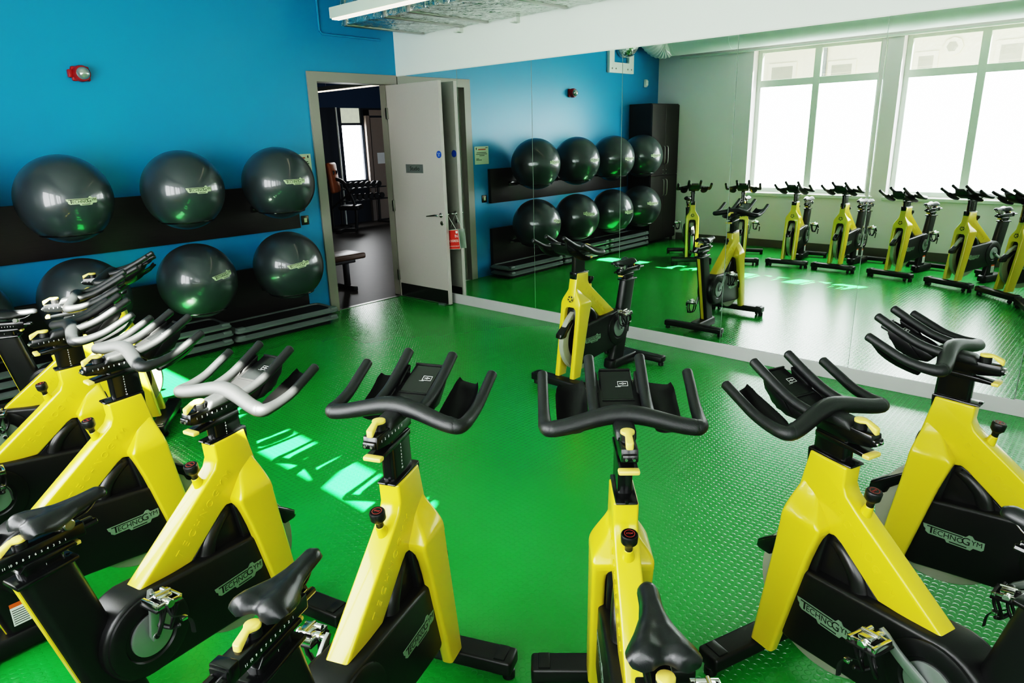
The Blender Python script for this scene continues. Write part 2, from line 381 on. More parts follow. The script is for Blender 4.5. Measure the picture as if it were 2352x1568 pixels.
# red card on a string over the far handle
tg = thing('hanging_sign', 'red and white card hanging by a string from the open door handle', 'sign', (.815, -.062, 0), math.radians(4))
XF = Matrix.Translation((0, 0, .82)) @ Matrix.Rotation(math.radians(-6), 4, 'Y') @ Matrix.Translation((0, 0, -.82))
cd = MB(); cd.box(-.125, .125, -.002, .0, .615, .825, xf=XF); cd.mi = 1
cd.box(-.121, .121, -.0028, -.0018, .619, .821, xf=XF); cd.mi = 2; cd.box(.085, .115, -.0032, -.0026, .785, .812, xf=XF)
for z, tx, sz in ((.755, 'IN', .045), (.705, 'PROGRESS', .036), (.65, 'please do not remove!', .018)):
    cd.text(tx, XF @ frame_xf((.112, -.0032, z), (1, 0, 0), (0, 0, 1)), sz, .0003, align='RIGHT')
cd.build('card', ['wplast', 'redp', 'white_p'], tg, smooth=False)
st = MB(); st.tube([(-.115, 0, .832), (-.02, .0, .985)], .0018, 6); st.tube([(-.02, .0, .985), (.115, 0, .808)], .0018, 6); st.build('string', 'white_p', tg)
wd = MB(); wd.box(0, .09, -.03, 0, 0, .02, xf=Matrix.Rotation(.1, 4, 'Z') @ Matrix.Shear('XZ', 4, (0, 0)))
o = wd.build('door_wedge', 'step'); o.location = (.70, -.16, .001); tag(o, 'small grey wedge on the floor under the open door', 'door wedge')

# ------------------------------------------------------------------ things on the blue wall
al = thing('fire_alarm', 'red fire alarm beacon with clear lens high on the blue wall', 'alarm', (0, -3.146, 2.347))
b = MB(); b.box(0, .035, -.065, .065, -.055, .055, .012); b.lathe([(.062, 0), (.062, .03), (.055, .05), (0, .05)], 28, Matrix.Translation((.03, 0, 0)) @ Matrix.Rotation(PI/2, 4, 'Y')); b.box(0, .045, -.09, -.055, -.03, .03, .008); b.build('alarm_body', 'red', al)
MB().lathe([(.048, .045), (.044, .07), (.028, .088), (0, .094)], 28, Matrix.Translation((.03, 0, 0)) @ Matrix.Rotation(PI/2, 4, 'Y')).build('lens', 'lens', al)
nt = thing('wall_notice', 'pale paper notice with red heading beside the door frame', 'notice', (0.002, -1.30, 1.56))
n = MB(); n.box(0, .003, -.125, .125, -.11, .11); n.mi = 1
for z, y0, y1 in ((.03, -.09, .085), (.012, -.1, .1), (-.006, -.04, .05), (-.045, -.1, -.05), (-.06, -.1, 0)): n.box(.003, .0036, -y1, -y0, z, z+.007)
n.box(.003, .0036, -.112, -.07, .088, .096); n.box(.003, .0036, .085, .1, .07, .095); n.mi = 2; n.box(.003, .0036, -.075, .06, .066, .08); n.build('paper', ['paper', 'ink', 'redink'], nt, smooth=False)
so = thing('light_switch', 'dark metal switch plate below the paper notice', 'switch', (0, -1.318, 1.016))
s_ = MB(); s_.box(0, .008, -.042, .042, -.047, .047, .003); s_.build('plate', 'socket', so); MB().box(.008, .014, -.016, .016, -.022, .022, .003).build('rocker', 'stick', so)
sn = thing('motion_sensor', 'small white motion sensor on the blue wall above the dark locker', 'sensor', (0, -5.11, 2.54))
s_ = MB(); s_.prism([(0, -.06), (.02, -.06), (.045, -.03), (.045, .035), (.025, .06), (0, .06)], -.035, .035, .006); s_.build('housing', 'wplast', sn); MB().lathe([(.02, 0), (.015, .008), (0, .011)], 16, Matrix.Translation((.044, 0, 0)) @ Matrix.Rotation(PI/2, 4, 'Y')).build('lens', 'white_p', sn)
br = thing('duct_bracket', 'white square wall bracket holding a foil duct end on the blue wall', 'bracket', (0, -4.37, 2.66))
b = MB(); b.prism([(-.33, 0), (.33, 0), (.33, .5), (.20, .5), (.20, .15), (-.20, .15), (-.20, .5), (-.33, .5)], -.05, 0, .004, xf=Matrix.Rotation(PI/2, 4, 'Z'))
b.build('bracket_frame', 'wplast', br); b = MB()
for y in (-.26, -.16, .16, .26): b.cyl((.052, y, .06), (1, 0, 0), .012, .006)
b.build('bolt', 'steel', br)
MB().tube([(.02, 0, .50), (.06, -.02, .36), (.12, -.06, .38), (.17, -.05, .52)], [.13, .14, .15, .16], 16, 4).build('foil_duct_end', 'foil', br)
o = MB().tube([(.012, -.93, ZC-.01), (.012, -.93, 2.84), (.012, -.905, 2.812), (.012, -.19, 2.805)], .011, 8).build('conduit', 'blue'); tag(o, 'thin blue-painted conduit bending along the blue wall below the duct', 'conduit')

# ball racks, balls
SPY = [-1.819, -2.683, -3.55, -4.335]
for nm, zc, lab in (('upper', 1.432, 'long dark board with ball rings, upper of the two wall racks'), ('lower', .668, 'long dark board with ball rings, lower rack just above the steps')):
    r = thing('ball_rack', lab, 'ball rack', (0, -1.40, zc-.482), 0, 'wall mounted ball racks')
    MB().box(.002, .05, -3.17, 0, 0 if nm == 'upper' else -.09, .435, .004).build('board', 'wood', r)
    for i, y in enumerate(SPY):
        yy = y+1.40; x = .463; z = .232
        q = MB(); q.tube([(x+.2*math.cos(t), yy+.2*math.sin(t), z) for t in [2*PI*k/32 for k in range(33)]], .008, 8, round_end=False)
        q.build('ball_ring', 'gloss', r)
        q = MB()
        for s in (-1, 1): q.tube([(.05, yy+s*.05, z), (x-.19, yy+s*.05, z)], .009, 8)
        q.box(.05, .062, yy-.09, yy+.09, z-.03, z+.03, .003); q.mi = 1
        for s in (-1, 1): q.cyl((.064, yy+s*.07, z), (1, 0, 0), .008, .006, 10)
        q.build('ring_bracket', ['gloss', 'chrome'], r)

def ball(c, az, el, roll, label):
    o = MB().lathe([(0.32*math.sin(PI*k/40), -.32*math.cos(PI*k/40)) for k in range(41)], 64).build('exercise_ball', 'ball')
    o.location = c; tag(o, label, 'exercise ball', 'exercise balls on the wall racks')
    w = .205; fl = MB(); logo_pieces(fl, Matrix.Identity(4), w, .0002)
    bmesh.ops.subdivide_edges(fl.bm, edges=[e for e in fl.bm.edges if e.calc_length() > .02], cuts=6, use_grid_fill=True)
    bmesh.ops.triangulate(fl.bm, faces=fl.bm.faces)
    R = Matrix.Rotation(math.radians(az), 4, 'Z') @ Matrix.Rotation(math.radians(-el), 4, 'Y') @ Matrix.Rotation(math.radians(roll), 4, 'X')
    for v in fl.bm.verts:
        h = .3212 + (.0009 if v.co.z > .00025 else 0); x, y = v.co.x/.32, v.co.y/.32
        v.co = R @ Vector((h*math.cos(x)*math.cos(y), h*math.sin(x)*math.cos(y), h*math.sin(y)))
    fl.build('logo_sticker', ['stick', 'logod'], o)
T4 = ['nearest the door', 'second from the door', 'third from the door', 'nearest the dark locker']
LG = {'u': [(-3, 4.0, 0), (-1, 2, 0), (4, -1, 0), (14, 2, 0)], 'l': [(-13, 8.5, 8), (17, 12, 8), (1, 1, 0), (20, 12, 3)]}
for i in range(4):
    ball((.463, SPY[i], 1.432), *LG['u'][i], 'big shiny dark grey exercise ball on the upper rack, '+T4[i])
    ball((.463, SPY[i], .668), *LG['l'][i], 'big shiny dark grey exercise ball on the lower rack, '+T4[i])

# aerobic steps in three stacks
def make_step():
    r = thing('aerobic_step', '', 'aerobic step')
    b = MB(); w, d = .555, .20
    def rng(hw, hd, z, rd=.05, n=5):
        out = []
        for cx, cy, a0 in ((hd-rd, hw-rd, 0), (-hd+rd, hw-rd, PI/2), (-hd+rd, -hw+rd, PI), (hd-rd, -hw+rd, 1.5*PI)):
            for k in range(n): t = a0+PI/2*k/(n-1); out.append((cx+rd*math.cos(t), cy+rd*math.sin(t), z))
        return out
    b.loft([rng(w-.06, d-.06, .0), rng(w-.056, d-.056, .045)])
    b.build('base', 'rubber', r)
    b = MB(); b.loft([rng(w-.012, d-.012, .040), rng(w, d, .046), rng(w, d, .060), rng(w-.035, d-.035, .088), rng(w-.045, d-.045, .084), rng(w-.05, d-.05, .05)])
    for s in (-1, 1): b.box(d-.075, d-.012, s*(w-.06)-.04, s*(w-.06)+.04, .05, .093, .012)
    b.build('rim', 'step', r)
    b = MB(); b.loft([rng(w-.045, d-.045, .05), rng(w-.045, d-.045, .072)]); b.build('top_mat', 'rubber', r)
    return r
st0 = make_step(); first = True
SL = [('nearest the door', 2, -1.86, .255), ('in the middle of the three', 3, -2.98, .255), ('nearest the dark locker', 3, -4.10, .255)]
for nm, n, y, x in SL:
    for k in range(n):
        o = st0 if first else dup(st0); first = False
        pos = 'bottom' if k == 0 else ('top' if k == n-1 else 'middle')
        o.location = (x, y+(.004 if k % 2 else -.004), .0+.076*k); o['label'] = 'grey aerobic step with black mat, %s of the stack %s' % (pos, nm); o['group'] = 'stacked aerobic steps'

# dark locker in the far corner
lk = thing('locker_cabinet', 'tall dark wood locker cabinet in the corner by the windows', 'cabinet', (0, -5.075, 0))
MB().box(.01, .415, -.414, .414, .06, 2.21, .003).build('carcass', 'wood', lk, smooth=False)
for s in (-1, 1):
    for z0, z1, hz, nm in ((.075, 1.10, .98, 0), (1.105, 2.195, 1.42, 1)):
        d = MB().box(.415, .434, min(s*.002, s*.411), max(s*.002, s*.411), z0, z1, .002).build('cabinet_door', 'wood', lk, smooth=False)
        h = MB(); h.tube([(.434, s*.045, hz+.14 if nm else hz-.20), (.46, s*.05, hz+.12 if nm else hz-.18), (.465, s*.052, hz if nm else hz-.06), (.46, s*.05, hz-.12 if nm else hz+.04), (.434, s*.045, hz-.14 if nm else hz+.06)], .006, 8, 4); h.build('handle', 'steel', d)
        if nm:
            for zz in (1.19, 1.13): MB().cyl((.436, s*.05, zz), (1, 0, 0), .009, .006, 12).build('lock', 'chrome', d)
lf = MB()
for x in (.05, .38):
    for y in (-.38, .38): lf.cyl((x, y, .03), (0, 0, 1), .022, .06, 12)
lf.build('feet', 'black', lk)

# overhead services
du = thing('air_duct', 'foil wrapped rectangular air duct under the ceiling along the mirror wall', 'air duct', (.5, -.52, 2.80))
def foil(x0, x1, y0, y1, z0, z1, nx, ny, amp):
    rings = []
    for i in range(nx+1):
        x = x0+(x1-x0)*i/nx; ring = []
        for (a, b, c, d) in ((y0, z1, y0, z0), (y0, z0, y1, z0), (y1, z0, y1, z1), (y1, z1, y0, z1)):
            for k in range(ny):
                u = k/ny; ring.append((x+random.uniform(-.01, .01), a+(c-a)*u+random.uniform(-amp, amp), b+(d-b)*u+random.uniform(-amp, amp)))
        rings.append(ring)
    return MB().loft(rings)
foil(0, 7.5, -.48, .46, .02, .50, 220, 26, .0035).build('foil_wrap', 'foil', du, ang=60)
for x in (.03, .62, .95, 1.9, 2.5, 4, 5.5):
    MB().box(x, x+.055, -.49, .47, .008, .508, .01).build('tape_band', 'steel', du)
for i, x in enumerate((1.05, 1.80)):
    o = MB(); o.box(x, x+.05, -.055, 0, 2.775, 2.845, .003); o.box(x, x+.05, -.09, -.03, 2.775, 2.785, .002); o = o.build('duct_clip', 'wplast')
    tag(o, 'small white metal clip below the foil duct, %s' % ('nearer the blue wall' if i == 0 else 'farther from the blue wall'), 'clip', 'clips under the foil duct')
li = thing('ceiling_light', 'long white linear light hanging beside the foil duct', 'light', (.82, -1.30, 2.80))
MB().box(0, 4.5, -.045, .045, .012, .10, .004).build('light_body', 'lightbody', li); MB().box(.02, 4.48, -.038, .038, 0, .014, .004).build('diffuser', 'tube_', li)
w_ = MB()
for x in (.5, 2.2, 4.0): w_.tube([(x, 0, .10), (x, 0, ZC-2.80)], .003, 6)
w_.build('suspension_wire', 'steel', li)
pd = thing('ventilation_pipe', 'fat pale round ventilation pipe running above the windows', 'air duct', (.28, -5.12, 3.11))
p_ = MB(); p_.cyl((4.4, 0, 0), (1, 0, 0), .20, 8.8, 40)
for k in range(10): p_.cyl((.28+.92*k, 0, 0), (1, 0, 0), .2025, .012, 40)
p_.build('pipe', 'pipe', pd)
pth = []; rad = []
for k in range(26):
    t = k/25; a = t*PI*.55
    pth.append((.0-.16*math.sin(a), .04+.30*(1-math.cos(a)), -.05*math.sin(PI*t)+.24*t*t)); rad.append(.205+(.012 if k % 2 else 0))
MB().tube([(p[0]+.13, p[1], p[2]) for p in pth], rad, 24).build('flexible_elbow', 'flex', pd)
for x in (1.0, 2.9, 4.8): MB().box(x, x+.03, -.205, .205, .0, ZC-3.11, .0).build('hanger', 'pipe', pd, smooth=False) if False else None
ld = MB(); ld.box(0, 8.9, -.03, .03, 0, .025, .003); o = ld.build('pelmet_rail', 'wplast'); o.location = (.42, LY+.045, 2.895); tag(o, 'white rail above the windows under the ventilation pipe', 'rail')

# ------------------------------------------------------------------ spin bikes
CR = (-.243, 0, .355)
def rrect(a0, a1, y0, y1, z, r=.012, n=4):
    out = []; r = min(r, abs(a1-a0)/2.05, abs(y1-y0)/2.05)
    for cx, cy, t0 in ((a1-r, y1-r, 0), (a0+r, y1-r, PI/2), (a0+r, y0+r, PI), (a1-r, y0+r, 1.5*PI)):
        for k in range(n): t = t0+PI/2*k/(n-1); out.append(Vector((cx+r*math.cos(t), cy+r*math.sin(t), z)))
    return out
def lerp(a, b, t): return a+(b-a)*t
def interp(tab, z):
    for (z0, v0), (z1, v1) in zip(tab, tab[1:]):
        if (z0-z)*(z1-z) <= 0:
            t = (z-z0)/(z1-z0); return lerp(v0, v1, t)
    return tab[0][1] if abs(z-tab[0][0]) < abs(z-tab[-1][0]) else tab[-1][1]
def sm(t): t = max(0, min(1, t)); return t*t*(3-2*t)

def make_bike():
    R = thing('exercise_bike', '', 'exercise bike')
    # --- yellow frame
    f = MB()
    FR = [(.85, .224), (.76, .238), (.70, .252), (.62, .268), (.50, .284), (.095, .345)]     # front line
    RE = [(.85, .094), (.79, .098), (.60, .128), (.50, .158), (.17, .236), (.095, .254)]     # rear line of the fork
    f.prism([(.224, .846), (.096, .838), (.099, .778), (.086, .750), (.046, .716), (-.232, .492), (-.236, .484), (-.222, .477), (-.050, .479), (.085, .592), (.108, .606), (.128, .602), (.22, .60), (.262, .665)], -.034, .034, .013, seg=3)
    rings = []
    for k in range(19):
        z = .765-.160*k/18; q = min(1, (.760-z)/.135); w = lerp(.0325, .088, sm(q))
        re = interp(RE, z); fr = interp(FR, z)
        re = lerp(fr-.022, re, max(0, q)); wr = lerp(.028, w, sm(q*1.02)**1.3)
        R4 = rrect(re, fr, -w, w, z, .012, 5)
        rings.append([Vector((p.x, p.y*lerp(wr/w, 1, max(0, min(1, (p.x-re)/(fr-re)))), p.z)) for p in R4])
    f.loft(rings)
    for s in (-1, 1):
        rings = []
        for k in range(20):
            z = .615-.520*k/19; yi = lerp(.012, .047, sm((.615-z)/.035)); yo = .0874
            rings.append(rrect(interp(RE, z)+.0006, interp(FR, z)-.0006, min(s*yi, s*yo), max(s*yi, s*yo), z, .012, 5))
        f.loft(rings)
    f.tube([(.046, 0, .70), (.034, 0, .735)], [.020, .013], 14)
    fo = f.build('frame', 'yellow', R, ang=42)
    for s in (-1, 1):
        e = MB(); a = Vector((-.085, s*.0342, .528)); b = Vector((.128, s*.0342, .712)); d = (b-a).normalized()
        word = 'TECHNOGYM'
        for i, ch in enumerate(word):
            if s < 0: p = a.lerp(b, i/8); u = (d.x, 0, d.z); v = (-d.z, 0, d.x)
            else: p = b.lerp(a, i/8); u = (-d.x, 0, -d.z); v = (d.z, 0, -d.x)
            uu_ = Vector(u); ww_ = Vector((0, s, 0)); up = ww_.cross(uu_)
            e.text(ch, frame_xf(p, uu_, up), .036, .0015)
        e.build('embossed_lettering', 'yellow', fo, ang=30)
    em = MB(); nrm = Vector((1, 0, .16)).normalized(); o0 = Vector((.262, 0, .663)); XF = frame_xf(o0, (0, 1, 0), (-nrm.z, 0, nrm.x))
    em.lathe([(0, 0), (.0255, 0), (.0255, .0045), (.024, .0055), (0, .0055)], 28, XF); em.mi = 1
    for k in range(5):
        t = PI/2+2*PI*k/5; c, s_ = math.cos(t), math.sin(t)
        tb = bmesh.new(); vs = [tb.verts.new((x*c-y*s_, x*s_+y*c, .0062)) for x, y in ((.021, .0042), (.004, .0042), (.004, -.0042), (.021, -.0042))]; tb.faces.new(vs); em._merge(tb, XF)
    em.lathe([(.0075, .0062), (0, .0062)], 16, XF); em.lathe([(.0255, .0058), (.0235, .0062), (.0232, .0058)], 28, XF)
    em.build('front_emblem', ['black', 'yellow'], fo, ang=30)
    # --- guard, cover, wheel
    pts = []
    for k in range(15):
        t = math.radians(96+176*k/14); pts.append((-.245+.142*math.cos(t), .352+.142*math.sin(t)))
    pts += [(-.10, .198), (.04, .186), (.20, .170), (.236, .174), (.246, .20), (.232, .43), (.215, .452), (.19, .457), (-.06, .478)]
    g = MB(); g.prism(pts, -.066, .066, .016, seg=3, ang=.3)
    go = g.build('chain_guard', 'black', R, ang=40)
    for s in (-1, 1):
        q = MB(); q.lathe([(.132, .063), (.130, .072), (.120, .076), (.085, .0765), (.080, .071), (.0, .071)], 48, Matrix.Translation((-.245, 0, .352)) @ Matrix.Rotation(-s*PI/2, 4, 'X'))
        q.build('crank_housing', 'black', go)
        lg = MB(); cx = .088; XF = frame_xf((cx, s*.0664, .337), (1 if s < 0 else -1, 0, 0), (0, 0, 1)); logo_pieces(lg, XF, .200, .0015)
        lg.build('logo_plate', ['logo', 'logod'], go, ang=30)
    c = MB(); c.prism([(-.052, .47), (.085, .592), (.108, .604), (.124, .600), (.150, .52), (.178, .44), (.0, .44)], -.026, .026, .004)
    arc = [(.10, .575), (.06, .548), (.02, .515), (-.015, .475)]
    for s in (-1, 1):
        c.tube([(.125, s*.010, .575), (.095, s*.012, .568), (.060, s*.014, .545), (.028, s*.016, .510), (.008, s*.016, .455)], [.016, .022, .027, .030, .031], 16, 4)
        c.cyl((.103, s*.0265, .590), (0, 1, 0), .004, .003, 10)
    c.prism([(.125, .60), (.235, .61), (.262, .50), (.255, .45), (.15, .45)], -.0445, .0445, .006)
    c.build('flywheel_cover', 'inner', R, ang=45)
    w = MB(); XF = Matrix.Translation((.138, 0, .352)) @ Matrix.Rotation(PI/2, 4, 'X')
    w.lathe([(.178, -.020), (.236, -.020), (.240, -.016), (.240, .016), (.236, .020), (.178, .020)], 72, XF)
    w.mi = 1; w.lathe([(0, -.012), (.17, -.012), (.180, -.018), (.180, .018), (.17, .012), (0, .012)], 60, XF)
    w.build('flywheel', ['wheel', 'black'], R, ang=30)
    bp = MB(); bp.loft([rrect(.255, .285, -.026, .026, .515, .01), rrect(.268, .322, -.027, .027, .49, .01), rrect(.30, .372, -.027, .027, .455, .012), rrect(.330, .404, -.027, .027, .430, .012), rrect(.338, .408, -.026, .026, .408, .012), rrect(.345, .402, -.022, .022, .400, .01)])
    bp.build('brake_pad', 'gloss', R)
    # --- resistance knob
    k_ = MB(); XF = Matrix.Translation((.034, 0, .733)) @ Matrix.Rotation(math.radians(-10), 4, 'Y')
    k_.lathe([(0, 0), (.011, 0), (.011, .018), (.017, .026), (.022, .032), (.023, .054), (.021, .058), (0, .058)], 24, XF)
    ko = k_.build('resistance_knob', 'black', R)
    kt = MB(); kt.lathe([(.019, .0583), (.019, .0592), (0, .0592)], 24, XF); kt.mi = 1
    kt.lathe([(.0140, .0592), (.0140, .0596), (.0127, .0596), (.0127, .0592)], 24, XF); kt.text('STOP', XF @ Matrix.Translation((0, 0, .0594)) @ Matrix.Rotation(-PI/2, 4, 'Z'), .0075, .0002)
    kt.build('knob_cap', ['gloss', 'knobred'], ko)
    # --- steering column
    cl = MB(); cl.prism([(.084, .838), (.086, .845), (.234, .853), (.236, .846), (.234, .80), (.226, .80), (.224, .838)], -.030, .030, .005); cl.cyl((.089, 0, .846), (0, 0, 1), .006, .008, 10)
    cl.build('collar', 'gloss', R)
    H = []
    ps = MB(); ps.loft([rrect(.116, .232, -.021, .021, .78, .012), rrect(.112, .225, -.021, .021, .955, .012)])
    po = ps.build('handlebar_post', 'gloss', R); H.append(po)
    for s in (-1,):
        nb = MB()
        for i in range(9): nb.text(str(i+2), frame_xf((.163, s*.0213, .935-.0105*i), (-s, 0, 0), (0, 0, 1)), .0085, .0002)
        nb.build('scale_numbers', 'white_p', po, ang=30)
    sl = MB(); sl.prism([(.035, .962), (.04, .998), (.235, 1.003), (.235, .958), (.10, .952)], -.0225, .0225, .004)
    sl.prism([(.028, .966), (.03, .985), (.06, .985), (.06, .966)], -.019, .019, .003)
    sl.prism([(.050, .926), (.050, .937), (.10, .944), (.22, .952), (.22, .935), (.10, .928)], -.025, .025, .002)
    so = sl.build('handlebar_slider', 'gloss', R); H.append(so)
    for s in (-1,):
        nb = MB()
        for i in range(7): nb.text(str(i+1), frame_xf((.062+.019*i, s*.0228, .978), (-s, 0, 0), (0, 0, 1)), .010, .0002)
        nb.build('scale_numbers', 'white_p', so, ang=30)
    bt = MB()
    for s in (-1, 1): bt.cyl((.027, s*.010, .974), (1, 0, 0), .004, .004, 8)
    bt.build('screw', 'chrome', so)
    def lever(cx, cz, d):
        l = MB(); l.cyl((cx, 0, cz-.016), (0, 0, 1), .019, .024, 20, .002); l.build('lever_pivot', 'black', d)
        l = MB(); pts = []
        for k in range(13): t = math.radians(-140+280*k/12); pts.append((cx+.019*math.cos(t), .019*math.sin(t)))
        hd = [(x, y) for x, y in pts]
        out = [(cx-.021, .009), (cx-.052, .0105), (cx-.056, .006), (cx-.056, -.006), (cx-.052, -.0105), (cx-.021, -.009)]
        t = bmesh.new(); vs = [t.verts.new((x, y, cz-.004)) for x, y in hd+out]; vt = [t.verts.new((x, y, cz+.006)) for x, y in hd+out]; n = len(vs)
        for v in vs+vt:
            if v.co.x < cx-.03: v.co.z -= .012
        for v in vs:
            if v.co.x < cx-.03: v.co.z -= .010
        t.faces.new(vt); t.faces.new(vs[::-1])
        for i in range(n): t.faces.new((vs[i], vs[(i+1) % n], vt[(i+1) % n], vt[i]))
        bmesh.ops.recalc_face_normals(t, faces=t.faces); l._bev(t, .003, 2, .6); l._merge(t)
        return l.build('lever', 'yellowl', d, ang=50)
    lever(.092, 1.022, so)
    l = MB(); l.box(.036, .060, -.028, .028, .924, .938, .005); l.build('release_lever', 'yellowl', so)
    # --- handlebar
    h = MB(); rings = []
    for k in range(49):
        y = .212*math.sin(PI/2*(-1+k/24)); q = abs(y)/.212; c_ = sm(1-q)
        ca = .166+.030*c_; cz = 1.000+.030*c_; r = (.0228+.0037*c_)*(1 if q < .90 else max(.15, math.sqrt(max(0, 1-((q-.90)/.10)**2))))
        rings.append([Vector((ca+r*1.12*math.cos(t), y, cz+r*math.sin(t))) for t in [2*PI*j/16 for j in range(16)]])
    h.loft(rings)
    for s in (-1, 1):
        h.tube([(.176, s*.170, 1.003), (.166, s*.198, 1.000), (.182, s*.212, .999), (.225, s*.2155, 1.003), (.285, s*.217, 1.018), (.345, s*.218, 1.046), (.404, s*.218, 1.075)], [.021, .0225, .0205, .0180, .0165, .0158, .0158], 14, 5)
        h.tube([(.175, s*.074, 1.020), (.225, s*.075, 1.026), (.285, s*.076, 1.042), (.345, s*.0765, 1.070), (.430, s*.077, 1.116)], [.018, .0165, .016, .0158, .0158], 14, 5)
    h.prism([(.10, .985), (.12, 1.018), (.24, 1.03), (.245, .99)], -.028, .028, .01)
    H.append(h.build('handlebar', 'foam', R, ang=60))
    # --- console and trays
    cs = MB(); tl = math.radians(-22); XF = Matrix.Translation((.362, 0, 1.052)) @ Matrix.Rotation(tl, 4, 'Y')
    cs.box(-.075, .068, -.049, .049, -.010, .006, .006, xf=XF); cs.box(.058, .066, -.047, .047, .004, .010, .002, xf=XF); cs.box(-.074, -.068, -.047, .047, .004, .010, .002, xf=XF)
    cs.prism([(.23, 1.0), (.29, 1.03), (.33, 1.045), (.40, 1.06), (.36, 1.0), (.30, .975), (.25, .975)], -.066, .066, .008)
    for s in (-1, 1): cs.prism([(.27, .985), (.33, 1.05), (.40, 1.085), (.385, 1.04), (.33, .99)], min(s*.055, s*.072), max(s*.055, s*.072), .004)
    co_ = cs.build('console', 'black', R); H.append(co_)
    sc = MB(); XL = XF @ Matrix.Translation((0, 0, .0066))
    sc.box(-.064, .055, -.044, .044, -.001, .0, xf=XL); sc.mi = 1
    for (x0, x1, y0, y1) in ((-.010, -.009, -.034, -.004), (.009, .010, -.034, -.004), (-.010, .010, -.034, -.033), (-.010, .010, -.005, -.004)): sc.box(x0, x1, y0, y1, 0, .0005, xf=XL)
    sc.lathe([(.0038, 0), (.0038, .0005), (.0026, .0005), (.0026, 0)], 14, XL @ Matrix.Translation((0, -.019, 0)))
    for y in (-.0265, -.0115): sc.box(-.0012, .0012, y-.002, y+.002, 0, .0005, xf=XL)
    sc.box(-.0135, -.0128, -.012, .004, 0, .0004, xf=XL)
    sc.build('display_panel', ['gloss', 'white_p'], co_, ang=30)
    for s in (-1, 1):
        t = bmesh.new(); NX, NY = 10, 9; g0 = []
        for i in range(NX+1):
            row = []
            for j in range(NY+1):
                u, v = i/NX, j/NY; a = .252+.182*u; y = s*(.133+.047*(2*v-1)*(1-.22*abs(2*u-1)**5))
                cut = .055*sm((v-.25)/.75)*u if False else 0
                z = .955+.070*u+.010*sm((u-.8)/.2)
                dish = -.020*math.sin(PI*min(1, v*1.05))*math.sin(PI*min(1, .15+u*.8))
                rim = .010*sm((abs(v-.5)-.36)/.14)
                row.append(t.verts.new((a-.03*v*v*sm((u-.5)*2), y, z+dish+rim)))
            g0.append(row)
        for i in range(NX):
            for j in range(NY): t.faces.new((g0[i][j], g0[i+1][j], g0[i+1][j+1], g0[i][j+1]))
        gm = bmesh.ops.solidify(t, geom=t.faces[:], thickness=.006); bmesh.ops.recalc_face_normals(t, faces=t.faces)
        tr = MB(); tr._merge(t); H.append(tr.build('bottle_tray', 'black', R, ang=60))
    # --- seat tube and seat
    se = MB(); rings = []
    for k in range(8):
        u = k/7; z = lerp(.05, .690, u); rings.append(rrect(lerp(-.378, -.528, u), lerp(-.226, -.380, u), -.036, .036, z, .030, 6))
    se.loft(rings); so2 = se.build('seat_tube', 'black', R)
    ys = MB(); ys.loft([[Vector((lerp(-.378, -.528, u)-.0025+dx, y, lerp(.05, .690, u))) for dx, y in ((.0, -.013), (.0, .013), (.02, .013), (.02, -.013))] for u in (.03, .98)]); ys.build('yellow_strip', 'yellow', so2, ang=30)
    cp = MB(); cp.prism([(-.536, .684), (-.372, .690), (-.372, .704), (-.536, .698)], -.040, .040, .006); cp.cyl((-.385, 0, .704), (0, 0, 1), .006, .004, 10); cp.build('tube_cap', 'gloss', so2)
    lb = MB(); q = frame_xf((-.335, -.0366, .16), (1, 0, 0), (.0, 0, 1)); q = q @ Matrix.Shear('XY', 4, (0, 0)) if False else q
    lb.box(-.028, .028, -.045, .030, 0, .0006, xf=q); lb.mi = 1; lb.box(-.028, .028, .030, .046, 0, .0007, xf=q); lb.mi = 2
    for k in range(7): lb.box(-.024, .024, -.038+.009*k, -.035+.009*k, .0006, .0009, xf=q)
    lb.build('warning_label', ['white_p', 'orange', 'ink'], so2, ang=30)
    sp = MB(); sp.loft([rrect(-.508, -.395, -.022, .022, .66, .012), rrect(-.515, -.400, -.022, .022, .745, .012)]); sp.cyl((-.50, .0, .712), (0, 0, 1), .006, .02, 10); sp.build('seat_post', 'gloss', R)
    sd = MB(); sd.box(-.60, -.335, -.0235, .0235, .742, .784, .005); sd.box(-.595, -.565, -.026, .026, .748, .790, .004)
    for s in (-1, 1): sd.tube([(-.655, s*.012, .764), (-.30, s*.012, .764)], .009, 8)
    sd.prism([(-.52, .722), (-.50, .742), (-.37, .742), (-.365, .728)], -.027, .027, .003)
    sdo = sd.build('seat_slider', 'gloss', R)
    for s in (-1,):
        nb = MB()
        for i in range(11): nb.text(str(i+1), frame_xf((-.392-.0155*i, s*.0238, .758), (-s, 0, 0), (0, 0, 1)), .0095, .0002)
        nb.text('1', frame_xf((-.45, s*.0222, .715), (-s, 0, 0), (0, 0, 1)), .009, .0002); nb.build('scale_numbers', 'white_p', sdo, ang=30)
    lever(-.49, .806, sdo)
    l = MB(); l.box(-.366, -.352, -.02, .02, .722, .733, .003); l.build('release_lever', 'yellowl', sdo)
    # saddle
    t = bmesh.new(); NU, NV = 30, 14; top = []; bot = []
    WT = [(0, .012), (.03, .021), (.10, .0245), (.25, .025), (.40, .031), (.55, .046), (.70, .063), (.82, .072), (.91, .073), (.965, .067), (.99, .056), (1.0, .044)]
